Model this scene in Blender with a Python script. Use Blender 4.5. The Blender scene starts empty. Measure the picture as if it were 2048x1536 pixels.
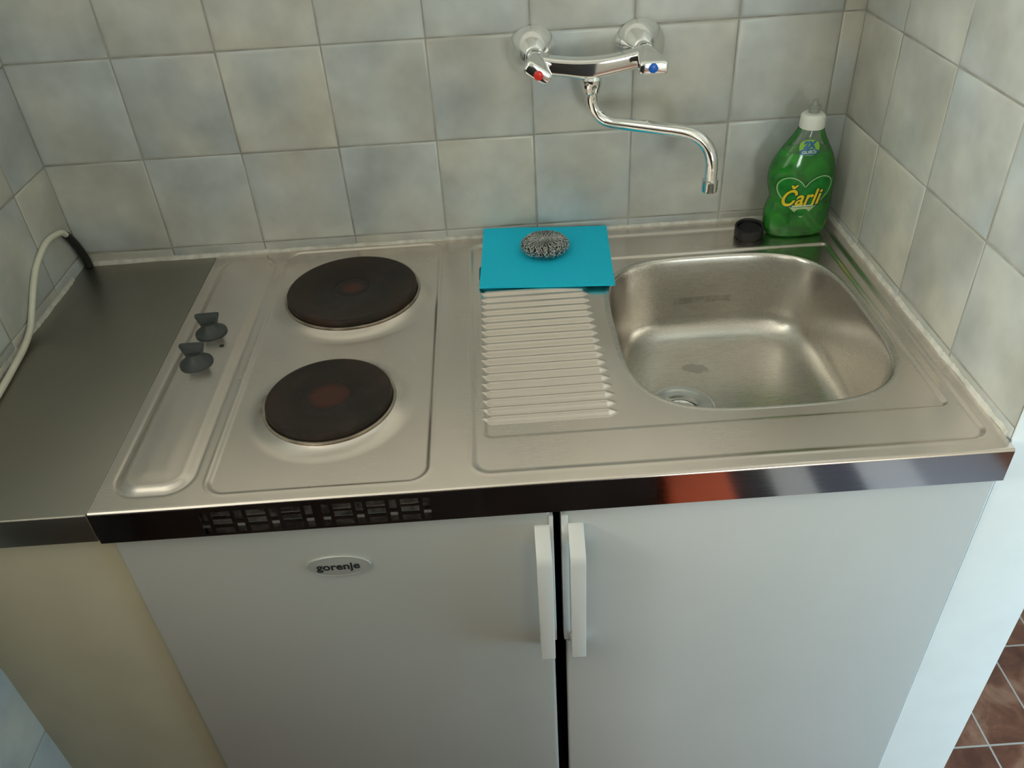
import bpy, bmesh, math, random
import numpy as np
from mathutils import Vector, Matrix
random.seed(7); rng = np.random.default_rng(7)
C = bpy.context.scene.collection
H = 0.90            # height of the worktop above the floor; all shapes below are written with z = 0 at the worktop
PI = math.pi
sin, cos = math.sin, math.cos

# ------------------------------------------------------------------ helpers
def mesh_obj(name, verts, faces, mat, parent=None, smooth=True, mats=None, fmat=None, flat_angle=None):
    me = bpy.data.meshes.new(name)
    me.from_pydata([tuple(v) for v in verts], [], [tuple(f) for f in faces])
    for m in (mats or [mat]): me.materials.append(m)
    if fmat is not None: me.polygons.foreach_set('material_index', fmat)
    me.polygons.foreach_set('use_smooth', [smooth]*len(me.polygons))
    me.update()
    if flat_angle is not None:
        try: me.set_sharp_from_angle(angle=math.radians(flat_angle))
        except Exception: pass
    o = bpy.data.objects.new(name, me); C.objects.link(o)
    if parent: o.parent = parent
    return o
def bm_obj(name, bm, mat, parent=None, smooth=True, angle=35):
    me = bpy.data.meshes.new(name); bm.to_mesh(me); bm.free()
    me.materials.append(mat)
    me.polygons.foreach_set('use_smooth', [smooth]*len(me.polygons)); me.update()
    if smooth:
        try: me.set_sharp_from_angle(angle=math.radians(angle))
        except Exception: pass
    o = bpy.data.objects.new(name, me); C.objects.link(o)
    if parent: o.parent = parent
    return o
def box_bm(bm, x0, x1, y0, y1, z0, z1, bev=0, seg=2):
    r = bmesh.ops.create_cube(bm, size=1)
    vs = r['verts']
    for v in vs:
        v.co = ((x0+x1)/2+v.co.x*(x1-x0), (y0+y1)/2+v.co.y*(y1-y0), (z0+z1)/2+v.co.z*(z1-z0))
    if bev:
        es = list({e for v in vs for e in v.link_edges})
        bmesh.ops.bevel(bm, geom=es, offset=bev, segments=seg, affect='EDGES', profile=.5)
def box(name, x0, x1, y0, y1, z0, z1, mat, parent=None, bev=0, seg=2):
    bm = bmesh.new(); box_bm(bm, x0, x1, y0, y1, z0, z1, bev, seg)
    return bm_obj(name, bm, mat, parent, smooth=bev > 0)
def empty(name, loc, label, cat, group=None):
    o = bpy.data.objects.new(name, None); C.objects.link(o); o.location = loc
    o.empty_display_size = .02
    tag(o, label, cat, group); return o
def tag(o, label, cat, group=None):
    o['label'] = label; o['category'] = cat
    if group: o['group'] = group
def struct(o): o['kind'] = 'structure'; return o
def settle(root):
    """children were written in world coordinates: make them relative to the root"""
    for c in root.children: c.location = Vector(c.location) - root.location
def se(t, a, b, n):
    c, s = cos(t), sin(t)
    return a*math.copysign(abs(c)**(2/n), c), b*math.copysign(abs(s)**(2/n), s)
def loft(rings, closed_ends=(True, True)):
    """rings: lists of 3D points, same count"""
    n = len(rings[0]); V = [p for r in rings for p in r]; F = []
    for i in range(len(rings)-1):
        for j in range(n):
            k = (j+1) % n
            F.append((i*n+j, i*n+k, (i+1)*n+k, (i+1)*n+j))
    if closed_ends[0]: F.append(tuple(range(n))[::-1])
    if closed_ends[1]: F.append(tuple((len(rings)-1)*n+j for j in range(n)))
    return V, F
def fix(V, F):
    bm = bmesh.new()
    vs = [bm.verts.new(v) for v in V]
    for f in F:
        try: bm.faces.new([vs[i] for i in f])
        except ValueError: pass
    bmesh.ops.recalc_face_normals(bm, faces=bm.faces)
    return bm
def add_loft(bm, rings, ends=(True, True)):
    V, F = loft(rings, ends)
    vs = [bm.verts.new(v) for v in V]; fs = []
    for f in F: fs.append(bm.faces.new([vs[i] for i in f]))
    bmesh.ops.recalc_face_normals(bm, faces=fs)
def lathe_rings(prof, cx, cy, cz=0, n=48, axis='z'):
    R = []
    for r, h in prof:
        ring = []
        for j in range(n):
            a = 2*PI*j/n
            if axis == 'z': ring.append((cx+r*cos(a), cy+r*sin(a), cz+h))
            else: ring.append((cx+r*cos(a), cy-h, cz+r*sin(a)))      # axis -y
        R.append(ring)
    return R
def lathe(name, prof, cx, cy, cz, mat, parent=None, n=48, axis='z', ends=(True, True), angle=35):
    bm = bmesh.new(); add_loft(bm, lathe_rings(prof, cx, cy, cz, n, axis), ends)
    return bm_obj(name, bm, mat, parent, angle=angle)
def catmull(P, k=10):
    P = [Vector(p) for p in P]; Q = [P[0]*2-P[1]]+P+[P[-1]*2-P[-2]]; out = []
    for i in range(1, len(Q)-2):
        a, b, c, d = Q[i-1:i+3]
        for s in range(k):
            t = s/k
            out.append(.5*((2*b)+(c-a)*t+(2*a-5*b+4*c-d)*t*t+(3*b-a-3*c+d)*t**3))
    out.append(P[-1]); return out
def tube_rings(path, r, n=16, fn=None):
    path = [Vector(p) for p in path]; R = []
    T0 = (path[1]-path[0]).normalized()
    up = Vector((0, 0, 1)) if abs(T0.z) < .9 else Vector((0, 1, 0))
    N = (up-T0*up.dot(T0)).normalized()
    for i, p in enumerate(path):
        T = (path[min(i+1, len(path)-1)]-path[max(i-1, 0)]).normalized()
        N = (N-T*N.dot(T)).normalized(); B = T.cross(N)
        rr = r(i/(len(path)-1)) if callable(r) else r
        R.append([tuple(p+(N*cos(2*PI*j/n)+B*sin(2*PI*j/n))*rr) for j in range(n)])
    return R
def tube(name, path, r, mat, parent=None, n=16):
    bm = bmesh.new(); add_loft(bm, tube_rings(path, r, n)); return bm_obj(name, bm, mat, parent, angle=50)
def text_mesh(txt, size, bold=0.0, shear=0.0, extrude=0.0003, cond=1.0):
    cu = bpy.data.curves.new('lettering', 'FONT'); cu.body = txt; cu.size = size
    cu.align_x = 'CENTER'; cu.align_y = 'CENTER'; cu.offset = bold; cu.shear = shear; cu.extrude = extrude
    cu.resolution_u = 6
    ob = bpy.data.objects.new('lettering', cu); C.objects.link(ob)
    bpy.context.view_layer.update()
    dg = bpy.context.evaluated_depsgraph_get()
    me = bpy.data.meshes.new_from_object(ob.evaluated_get(dg))
    V = [(v.co.x*cond, v.co.y, v.co.z) for v in me.vertices]; F = [tuple(p.vertices) for p in me.polygons]
    bpy.data.objects.remove(ob); bpy.data.curves.remove(cu); bpy.data.meshes.remove(me)
    return V, F
def sstep(a, b, x):
    t = np.clip((x-a)/(b-a), 0, 1); return t*t*(3-2*t)

# ------------------------------------------------------------------ materials
class NT:
    def __init__(s, name):
        s.m = bpy.data.materials.new(name); s.m.use_nodes = True
        s.t = s.m.node_tree; s.b = s.t.nodes['Principled BSDF']; s.out = s.t.nodes['Material Output']
    def n(s, typ, **kw):
        o = s.t.nodes.new(typ)
        for k, v in kw.items():
            if hasattr(o, k): setattr(o, k, v)
            else: o.inputs[k.replace('_', ' ')].default_value = v
        return o
    def l(s, a, b): s.t.links.new(a, b)
    def math(s, op, a, b=None, c=None):
        o = s.t.nodes.new('ShaderNodeMath'); o.operation = op
        for i, v in enumerate((a, b, c)):
            if v is None: continue
            if hasattr(v, 'is_output'): s.l(v, o.inputs[i])
            else: o.inputs[i].default_value = v
        return o.outputs[0]
    def coord(s):
        return s.n('ShaderNodeTexCoord').outputs['Object']
    def noise(s, vec, scale, detail=2, rough=.5, dist=0, mapping=None):
        if mapping:
            mp = s.n('ShaderNodeMapping'); mp.inputs['Scale'].default_value = mapping
            s.l(vec, mp.inputs['Vector']); vec = mp.outputs[0]
        o = s.n('ShaderNodeTexNoise'); o.inputs['Scale'].default_value = scale
        o.inputs['Detail'].default_value = detail; o.inputs['Roughness'].default_value = rough
        o.inputs['Distortion'].default_value = dist
        s.l(vec, o.inputs['Vector']); return o.outputs[0]
    def ramp(s, fac, stops):
        o = s.n('ShaderNodeValToRGB'); e = o.color_ramp.elements
        while len(e) < len(stops): e.new(.5)
        for x, (p, c) in zip(e, stops):
            x.position = p; x.color = (*c, 1) if len(c) == 3 else c
        s.l(fac, o.inputs[0]); return o.outputs[0]
    def mix(s, fac, a, b, mode='MIX'):
        o = s.n('ShaderNodeMix'); o.data_type = 'RGBA'; o.blend_type = mode
        for i, v in ((0, fac), (6, a), (7, b)):
            if hasattr(v, 'is_output'): s.l(v, o.inputs[i])
            elif i == 0: o.inputs[0].default_value = v
            else: o.inputs[i].default_value = (*v, 1)
        return o.outputs[2]
    def rng(s, v, a, b, c=0, d=1):
        o = s.n('ShaderNodeMapRange')
        for i, q in enumerate((a, b, c, d)): o.inputs[i+1].default_value = q
        s.l(v, o.inputs[0]); return o.outputs[0]
    def bump(s, h, strength=.1, dist=.001, nrm=None):
        o = s.n('ShaderNodeBump'); o.inputs['Strength'].default_value = strength; o.inputs['Distance'].default_value = dist
        s.l(h, o.inputs['Height'])
        if nrm: s.l(nrm, o.inputs['Normal'])
        return o.outputs[0]
    def set(s, **kw):
        for k, v in kw.items():
            i = s.b.inputs[k.replace('_', ' ')]
            if hasattr(v, 'is_output'): s.l(v, i)
            elif isinstance(v, tuple): i.default_value = (*v, 1)
            else: i.default_value = v
        return s

def plain(name, col, rough=.5, metal=0, var=.06, nscale=30, bump=0, **kw):
    t = NT(name); co = t.coord(); nz = t.noise(co, nscale, 3)
    a = tuple(max(0, c*(1-var)) for c in col); b = tuple(min(1, c*(1+var)) for c in col)
    t.set(Base_Color=t.ramp(nz, [(.3, a), (.7, b)]), Roughness=rough, Metallic=metal, **kw)
    if bump: t.set(Normal=t.bump(t.noise(co, nscale*8, 3), bump, .0005))
    return t.m

def steel(name, col, rough, brush=(1, 60, 60), stains=True, rv=.05, bstr=.006):
    t = NT(name); co = t.coord()
    br = t.noise(co, 18, 4, .6, mapping=brush)
    cl = t.noise(co, 7, 4, .6, .4)
    base = t.mix(t.rng(cl, .35, .75, 0, .45 if stains else .1), col, tuple(c*.86 for c in col))
    r1 = t.math('ADD', t.rng(br, .3, .7, rough-rv*.5, rough+rv*.5), t.rng(cl, .35, .7, -rv*.4, rv*.4))
    t.set(Base_Color=base, Metallic=1.0, Roughness=r1, Normal=t.bump(br, bstr, .0003))
    return t.m

M = {}
M['steel'] = steel('brushed steel', (.81, .735, .68), .25)
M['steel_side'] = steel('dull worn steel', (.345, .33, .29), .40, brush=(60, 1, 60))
M['steel_fascia'] = steel('satin steel fascia', (.62, .60, .61), .085, brush=(1, 1, 90), stains=False, rv=.05)

def bowl_steel():
    t = NT('satin bowl steel'); co = t.coord()
    br = t.noise(co, 20, 4, .6, mapping=(1, 60, 60)); cl = t.noise(co, 9, 4, .6, .5)
    col = t.mix(t.rng(cl, .4, .75, 0, .5), (.66, .63, .59), (.55, .52, .47))
    sp = t.n('ShaderNodeSeparateXYZ'); t.l(co, sp.inputs[0])
    # dried water mark on the bowl floor and the worn maker's stamp on the back wall
    def blob(cx, cy, a, b, ang):
        dx = t.math('SUBTRACT', sp.outputs[0], cx); dy = t.math('SUBTRACT', sp.outputs[1], cy)
        u = t.math('ADD', t.math('MULTIPLY', dx, cos(ang)/a), t.math('MULTIPLY', dy, sin(ang)/a))
        v = t.math('ADD', t.math('MULTIPLY', dx, -sin(ang)/b), t.math('MULTIPLY', dy, cos(ang)/b))
        d = t.math('ADD', t.math('POWER', t.math('ABSOLUTE', u), 2), t.math('POWER', t.math('ABSOLUTE', v), 2))
        return t.math('ADD', d, t.rng(t.noise(co, 90, 2), .2, .8, -.5, .5))
    m1 = t.rng(blob(.8308, -.218, .021, .012, -.35), .75, 1.0, .42, 0)
    col = t.mix(m1, col, (.30, .29, .28))
    dz = t.math('ABSOLUTE', t.math('SUBTRACT', sp.outputs[2], -.079)); dx = t.math('ABSOLUTE', t.math('SUBTRACT', sp.outputs[0], .859))
    box1 = t.math('MULTIPLY', t.math('LESS_THAN', dz, .0055), t.math('LESS_THAN', dx, .046))
    box1 = t.math('MULTIPLY', box1, t.math('GREATER_THAN', sp.outputs[1], -.16))
    box1 = t.math('MULTIPLY', box1, t.rng(t.noise(co, 140, 3), .35, .6, .08, .5))
    col = t.mix(box1, col, (.30, .27, .23))
    rr = t.math('ADD', t.rng(br, .3, .7, .25, .31), t.math('MULTIPLY', m1, .2))
    t.set(Base_Color=col, Metallic=1.0, Roughness=rr, Normal=t.bump(br, .008, .0003)); return t.m
M['bowl'] = bowl_steel()
M['chrome'] = plain('polished chrome', (.90, .91, .91), .06, 1, .02)
M['chrome_soft'] = plain('worn chrome', (.70, .71, .70), .16, 1, .05)
M['white_plastic'] = plain('white door handle plastic', (.80, .81, .80), .3, 0, .02)
M['enamel'] = plain('white enamelled steel', (.53, .535, .51), .30, 0, .015, 6)
M['cabinet'] = plain('white laminate', (.60, .62, .62), .33, 0, .015, 6)
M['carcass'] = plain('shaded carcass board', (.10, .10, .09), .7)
M['beige'] = plain('beige laminate filler board', (.57, .515, .375), .45, 0, .04, 12)
M['gasket'] = plain('black rubber gasket', (.015, .015, .013), .6)
M['rubber'] = plain('black rubber', (.012, .012, .013), .42, 0, .2, 60, .05)
M['knob'] = plain('dark grey plastic', (.040, .047, .048), .42, 0, .1, 50)
M['cable'] = plain('ivory cable sheath', (.72, .71, .60), .4, 0, .05, 40)
M['sleeve'] = plain('black heat-shrink sleeve', (.01, .01, .01), .5, 0, .2, 60)
M['red'] = plain('red marker enamel', (.75, .03, .02), .3)
M['blue'] = plain('blue marker enamel', (.01, .13, .62), .3)
M['cap_white'] = plain('white cap plastic', (.82, .84, .78), .35, 0, .02)
M['sealant'] = plain('white silicone sealant', (.62, .61, .56), .5, 0, .18, 60, .1)
M['plaster'] = plain('white wall paint', (.88, .93, .95), .7, 0, .025, 14, .12)
M['paint'] = plain('cream wall paint', (.88, .86, .80), .8, 0, .03, 6)
M['room'] = plain('muted cream room paint', (.52, .50, .45), .85, 0, .03, 6)
M['wood'] = plain('dark red stained wood', (.14, .035, .015), .4, 0, .25, 9)
M['frame_white'] = plain('white window frame paint', (.8, .8, .8), .4, 0, .02)
M['text_dark'] = plain('dark green-grey print', (.02, .03, .03), .5)
M['badge'] = plain('silvery badge', (.60, .62, .60), .28, .35, .03)

def tile_mat(name):
    t = NT(name); co = t.coord()
    at = t.n('ShaderNodeAttribute'); at.attribute_name = 'tile_tone'
    sc = t.n('ShaderNodeVectorMath'); sc.operation = 'MULTIPLY_ADD'; sc.inputs[1].default_value = (9, 9, 9)
    t.l(at.outputs['Color'], sc.inputs[0]); t.l(co, sc.inputs[2])
    v = sc.outputs[0]
    n1 = t.noise(v, 6.5, 1, .4); n2 = t.noise(v, 11, 3, .5); n3 = t.noise(v, 28, 3, .6)
    sx = t.n('ShaderNodeSeparateXYZ'); t.l(at.outputs['Color'], sx.inputs[0])
    hue = t.math('ADD', n1, t.rng(sx.outputs[1], 0, 1, -.10, .10))
    c = t.mix(t.rng(hue, .30, .70), (.535, .525, .465), (.475, .515, .525))
    val = t.math('ADD', t.rng(n2, .25, .75, .76, 1.20), t.rng(n3, .3, .7, -.045, .045))
    val = t.math('MULTIPLY', val, t.rng(sx.outputs[0], 0, 1, .92, 1.07))
    hs = t.n('ShaderNodeHueSaturation'); t.l(c, hs.inputs['Color']); t.l(val, hs.inputs['Value'])
    t.set(Base_Color=hs.outputs[0], Roughness=.30, Normal=t.bump(n3, .05, .002))
    return t.m
M['tile'] = tile_mat('mottled grey glazed tile')
M['grout'] = plain('pale cement grout', (.34, .33, .295), .85, 0, .25, 25, .1)

def floor_mat():
    t = NT('terracotta floor tiles'); co = t.coord()
    sp = t.n('ShaderNodeSeparateXYZ'); t.l(co, sp.inputs[0])
    u = t.math('DIVIDE', t.math('SUBTRACT', sp.outputs[0], 1.5), .104); v = t.math('DIVIDE', t.math('ADD', sp.outputs[1], .245), .208)
    fu = t.math('FRACT', u); fv = t.math('FRACT', v)
    du = t.math('MULTIPLY', t.math('MINIMUM', fu, t.math('SUBTRACT', 1, fu)), .104)
    dv = t.math('MULTIPLY', t.math('MINIMUM', fv, t.math('SUBTRACT', 1, fv)), .208)
    d = t.math('MINIMUM', du, dv)
    cb = t.n('ShaderNodeCombineXYZ'); t.l(t.math('FLOOR', u), cb.inputs[0]); t.l(t.math('FLOOR', v), cb.inputs[1])
    wn = t.n('ShaderNodeTexWhiteNoise'); t.l(cb.outputs[0], wn.inputs['Vector'])
    ad = t.n('ShaderNodeVectorMath'); ad.operation = 'MULTIPLY_ADD'; ad.inputs[1].default_value = (5, 5, 5)
    t.l(wn.outputs['Color'], ad.inputs[0]); t.l(co, ad.inputs[2])
    nz = t.noise(ad.outputs[0], 14, 5, .6, .5)
    c = t.ramp(nz, [(.3, (.10, .032, .02)), (.5, (.20, .075, .045)), (.66, (.34, .17, .11)), (.8, (.42, .27, .19))])
    g = t.rng(d, .0013, .0022, 1, 0)
    t.set(Base_Color=t.mix(g, c, (.50, .44, .40)), Roughness=t.rng(g, 0, 1, .35, .8), Normal=t.bump(t.math('SUBTRACT', 1, g), .3, .001))
    return t.m
M['floor'] = floor_mat()

def plate_mat(name, cx, cy, R, rc, patch):
    t = NT(name); co = t.coord(); sp = t.n('ShaderNodeSeparateXYZ'); t.l(co, sp.inputs[0])
    dx = t.math('SUBTRACT', sp.outputs[0], cx); dy = t.math('SUBTRACT', sp.outputs[1], cy)
    r = t.math('SQRT', t.math('ADD', t.math('MULTIPLY', dx, dx), t.math('MULTIPLY', dy, dy)))
    nz = t.noise(co, 22, 5, .6, .6); n2 = t.noise(co, 60, 4, .6); n3 = t.noise(co, 9, 2)
    c = t.ramp(nz, [(.3, (.007, .005, .0045)), (.55, (.017, .011, .009)), (.75, (.036, .026, .021))])
    c = t.mix(t.rng(n2, .60, .78, 0, .30), c, (.08, .072, .068))
    c = t.mix(t.math('MULTIPLY', t.rng(r, R*.55, R, 0, .6), t.rng(n3, .4, .6)), c, (.045, .022, .012))
    rr = t.math('ADD', r, t.rng(nz, .3, .7, -.004, .004))
    red = t.rng(rr, rc*.7, rc*1.15, patch, 0)
    c = t.mix(red, c, (.085, .022, .012))
    rings = t.math('SINE', t.math('MULTIPLY', r, 2*PI/.0022))
    t.set(Base_Color=c, Specular_IOR_Level=.32, Roughness=t.rng(nz, .3, .7, .36, .55), Normal=t.bump(t.math('ADD', t.math('MULTIPLY', rings, .25), n2), .12, .0006))
    return t.m

# clear plastic, thin-walled
def film():
    t = NT('clear bottle plastic'); tr = t.n('ShaderNodeBsdfTransparent'); tr.inputs[0].default_value = (.93, .97, .93, 1)
    gl = t.n('ShaderNodeBsdfGlossy'); gl.inputs['Roughness'].default_value = .09; gl.inputs[0].default_value = (.95, 1, .95, 1)
    df = t.n('ShaderNodeBsdfDiffuse'); df.inputs[0].default_value = (.6, .72, .6, 1)
    fr = t.n('ShaderNodeFresnel'); fr.inputs[0].default_value = 1.4
    t.l(t.noise(t.coord(), 12, 2), fr.inputs['Normal']) if False else None
    m1 = t.n('ShaderNodeMixShader'); m1.inputs[0].default_value = .04; t.l(tr.outputs[0], m1.inputs[1]); t.l(df.outputs[0], m1.inputs[2])
    m2 = t.n('ShaderNodeMixShader'); t.l(fr.outputs[0], m2.inputs[0]); t.l(m1.outputs[0], m2.inputs[1]); t.l(gl.outputs[0], m2.inputs[2])
    t.l(m2.outputs[0], t.out.inputs[0]); return t.m
M['film'] = film()
def liquid():
    t = NT('green washing-up liquid'); co = t.coord(); nz = t.noise(co, 26, 3, .6, 1.2)
    t.set(Base_Color=t.ramp(nz, [(.35, (.004, .36, .008)), (.65, (.02, .85, .03))]), Roughness=.10, IOR=1.36)
    t.b.inputs['Transmission Weight'].default_value = .55
    t.b.inputs['Subsurface Weight'].default_value = .0
    return t.m
M['liquid'] = liquid()
M['lab_edge'] = plain('pale green label rim', (.42, .68, .36), .35, 0, .04)
M['lab_green'] = plain('dark green label', (.004, .20, .02), .3, 0, .35, 90)
M['lab_light'] = plain('cream label foot', (.50, .60, .30), .35, 0, .2, 120)
M['lab_yellow'] = plain('yellow print', (.80, .62, .01), .35, 0, .08, 90)
M['lab_navy'] = plain('dark blue-green print', (.005, .06, .06), .35)
M['lab_blue'] = plain('blue print', (.005, .12, .32), .35, 0, .1)
M['lab_lime'] = plain('lime sticker rim', (.25, .55, .05), .35)
M['lab_white'] = plain('white print', (.6, .75, .55), .4)

# ------------------------------------------------------------------ tiled walls
T = .151
def tiled(name, org, U, Vv, N, us, vs, extra_boxes, box_mat, skip=None):
    """glazed tiles as pillowed slabs over grout. us/vs are the joint positions along U and V"""
    org, U, Vv, N = map(Vector, (org, U, Vv, N))
    V, F, FM, TN = [], [], [], []
    def P(u, v, d): V.append(tuple(org+U*u+Vv*v+N*d))
    g = .0007
    for i in range(len(us)-1):
        for j in range(len(vs)-1):
            u0, u1, v0, v1 = us[i]+g, us[i+1]-g, vs[j]+g, vs[j+1]-g
            if u1-u0 < .006 or v1-v0 < .006: continue
            tone = (random.random(), random.random(), random.random(), 1)
            lift = random.uniform(-.0003, .0003); tu, tv = random.uniform(-.0035, .0035), random.uniform(-.0035, .0035)
            lim = min(u1-u0, v1-v0)/2.2
            b = len(V); rings = [(0, -.0016), (.0006, -.0008), (.0018, -.0003), (min(.005, lim*.6), -.00005), (min(.012, lim), 0)]
            for ins, d in rings:
                for (u, v) in ((u0+ins, v0+ins), (u1-ins, v0+ins), (u1-ins, v1-ins), (u0+ins, v1-ins)):
                    P(u, v, d+.0016+lift+(u-(u0+u1)/2)*tu+(v-(v0+v1)/2)*tv); TN.append(tone)
            flip = U.cross(Vv).dot(N) < 0
            for r in range(len(rings)-1):
                for k in range(4):
                    q = (b+r*4+k, b+r*4+(k+1) % 4, b+(r+1)*4+(k+1) % 4, b+(r+1)*4+k)
                    F.append(q[::-1] if flip else q); FM.append(0)
            q = tuple(b+(len(rings)-1)*4+k for k in range(4)); F.append(q[::-1] if flip else q); FM.append(0)
    b = len(V)
    for (u, v) in ((us[0], vs[0]), (us[-1], vs[0]), (us[-1], vs[-1]), (us[0], vs[-1])): P(u, v, .0006); TN.append((.5, .5, .5, 1))
    q = (b, b+1, b+2, b+3); F.append(q[::-1] if U.cross(Vv).dot(N) < 0 else q); FM.append(1)
    for (x0, x1, y0, y1, z0, z1) in extra_boxes:
        b = len(V)
        for z in (z0, z1):
            for (x, y) in ((x0, y0), (x1, y0), (x1, y1), (x0, y1)): V.append((x, y, z)); TN.append((.5, .5, .5, 1))
        for q in ((3, 2, 1, 0), (4, 5, 6, 7), (0, 1, 5, 4), (1, 2, 6, 5), (2, 3, 7, 6), (3, 0, 4, 7)):
            F.append(tuple(b+k for k in q)); FM.append(2)
    o = mesh_obj(name, V, F, None, smooth=True, mats=[M['tile'], M['grout'], box_mat], fmat=FM, flat_angle=40)
    at = o.data.attributes.new('tile_tone', 'FLOAT_COLOR', 'POINT')
    at.data.foreach_set('color', np.array(TN, dtype=np.float32).ravel())
    return struct(o)

XL, XR = -.154, 1.0905      # niche side walls
ZTOP = 1.70                 # ceiling
zrow = [.0190+T*k for k in range(-6, 4)]   # white paint above the top course
s = -.0034                  # the tile courses fall very slightly to the right
bx_us = [XL]+[T*k for k in range(0, 8)]+[XR]
tiled('wall_back', (0, 0, 0), (1, 0, s), (0, 0, 1), (0, -1, 0), bx_us, [-H]+[z for z in zrow if z > -H+.02],
      [(-2.42, 2.07, 0.0001, .12, -H, ZTOP)], M['paint'])
tiled('wall_left', (XL, 0, -.0012), (0, -1, 0), (0, 0, 1), (1, 0, 0), [0, .107, .258, .409, .560, .700],
      [-H]+[z for z in zrow if z > -H+.02], [(XL-.12, XL-.0001, -.702, 0, -H, ZTOP)], M['paint'])
YE = -.5815                 # free end of the right-hand wall
tiled('wall_right', (XR, 0, -.0045), (0, -1, 0), (0, 0, 1), (-1, 0, 0), [0, .1275, .2785, .4295, .5795],
      [-.03]+[z for z in zrow if z > -.03], [(XR+.0001, 1.2015, YE, 0, -H, ZTOP)], M['plaster'])

struct(box('floor', -2.42, 2.07, -3.6, .1, -H-.05, -H, M['floor']))
struct(box('ceiling', -2.42, 2.07, -3.6, .12, ZTOP, ZTOP+.05, M['paint']))

def wall_with_hole(name, axis, at, th, a0, a1, holes):
    """wall along x (axis 'x', at y) or y (axis 'y', at x), with rectangular openings (a0,a1,z0,z1)"""
    bm = bmesh.new()
    cuts = sorted({a0, a1, *[h[0] for h in holes], *[h[1] for h in holes]})
    zc = sorted({-H, ZTOP, *[h[2] for h in holes], *[h[3] for h in holes]})
    for i in range(len(cuts)-1):
        for j in range(len(zc)-1):
            ca, cz = (cuts[i]+cuts[i+1])/2, (zc[j]+zc[j+1])/2
            if any(h[0] < ca < h[1] and h[2] < cz < h[3] for h in holes): continue
            if axis == 'x': box_bm(bm, cuts[i], cuts[i+1], at, at+th, zc[j], zc[j+1])
            else: box_bm(bm, at, at+th, cuts[i], cuts[i+1], zc[j], zc[j+1])
    return struct(bm_obj(name, bm, M['room'], smooth=False))
WA = (-2.00, -.90, .10, 1.40)         # window in the outer left wall
WC = (-1.60, -.20, .15, 1.40)         # window in the front wall, behind the camera
WD = (-1.15, -.64, -.86, -.12)        # low window added in the outer right wall for bluish light on the wall end
WB = (1.25, 1.88, -.42, .36)         # window in the front wall, behind and right of the camera
wall_with_hole('wall_front', 'x', -3.6, .12, -2.42, 2.07, [WC, WB])
wall_with_hole('wall_outer_right', 'y', 1.95, .12, -3.6, .12, [WD])
wall_with_hole('wall_outer_left', 'y', -2.42, .12, -3.6, .12, [WA])
def window(name, axis, at, h, mull):
    bm = bmesh.new(); w = .06
    a0, a1, z0, z1 = h
    parts = [(a0, a0+w, z0, z1), (a1-w, a1, z0, z1), (a0+w, a1-w, z0, z0+w), (a0+w, a1-w, z1-w, z1), ((a0+a1)/2-w*.5, (a0+a1)/2+w*.5, z0+w, z1-w)]
    for (p0, p1, q0, q1) in parts:
        if axis == 'x': box_bm(bm, p0, p1, at, at+.05, q0, q1)
        else: box_bm(bm, at, at+.05, p0, p1, q0, q1)
    return struct(bm_obj(name, bm, M['frame_white'], smooth=False))
window('window_1', 'y', -2.36, WA, 1)
window('window_3', 'x', -3.56, WC, 1)
window('window_2', 'x', -3.56, WB, 1)
window('added_window_4', 'y', 1.97, WD, 1)

# ------------------------------------------------------------------ silicone joints
def bead(name, p0, p1, w, h, nrm, n=160, jag=.3, seed=1):
    """irregular bead of sealant in the corner between worktop (z=0) and wall (normal nrm)"""
    r = random.Random(seed); p0, p1, nrm = Vector(p0), Vector(p1), Vector(nrm); R = []
    k1 = 1
    for i in range(n+1):
        t = i/n; p = p0.lerp(p1, t)
        k1 = .7*k1+.3*(1+r.uniform(-jag, jag)*2)
        a = w*max(.35, k1)*(1+.15*sin(t*37)); b = h*(1+.15*r.uniform(-1, 1))
        R.append([tuple(p+nrm*x+Vector((0, 0, z))) for x, z in ((.0002, -.0032), (a, -.0032), (a*.96, .0006), (a*.55, b*.45), (.0022, b), (.0002, b))])
    bm = bmesh.new(); add_loft(bm, R); return struct(bm_obj(name, bm, M['sealant'], angle=60))
bead('trim_1', (XL+.006, 0, 0), (XR-.004, 0, 0), .0042, .0048, (0, -1, 0), seed=2)
bead('trim_2', (XR, -.004, 0), (XR, -.574, 0), .0046, .0068, (-1, 0, 0), jag=.22, seed=3)
bead('trim_3', (XL, -.05, 0), (XL, -.574, 0), .0040, .0050, (1, 0, 0), seed=4)

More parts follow.
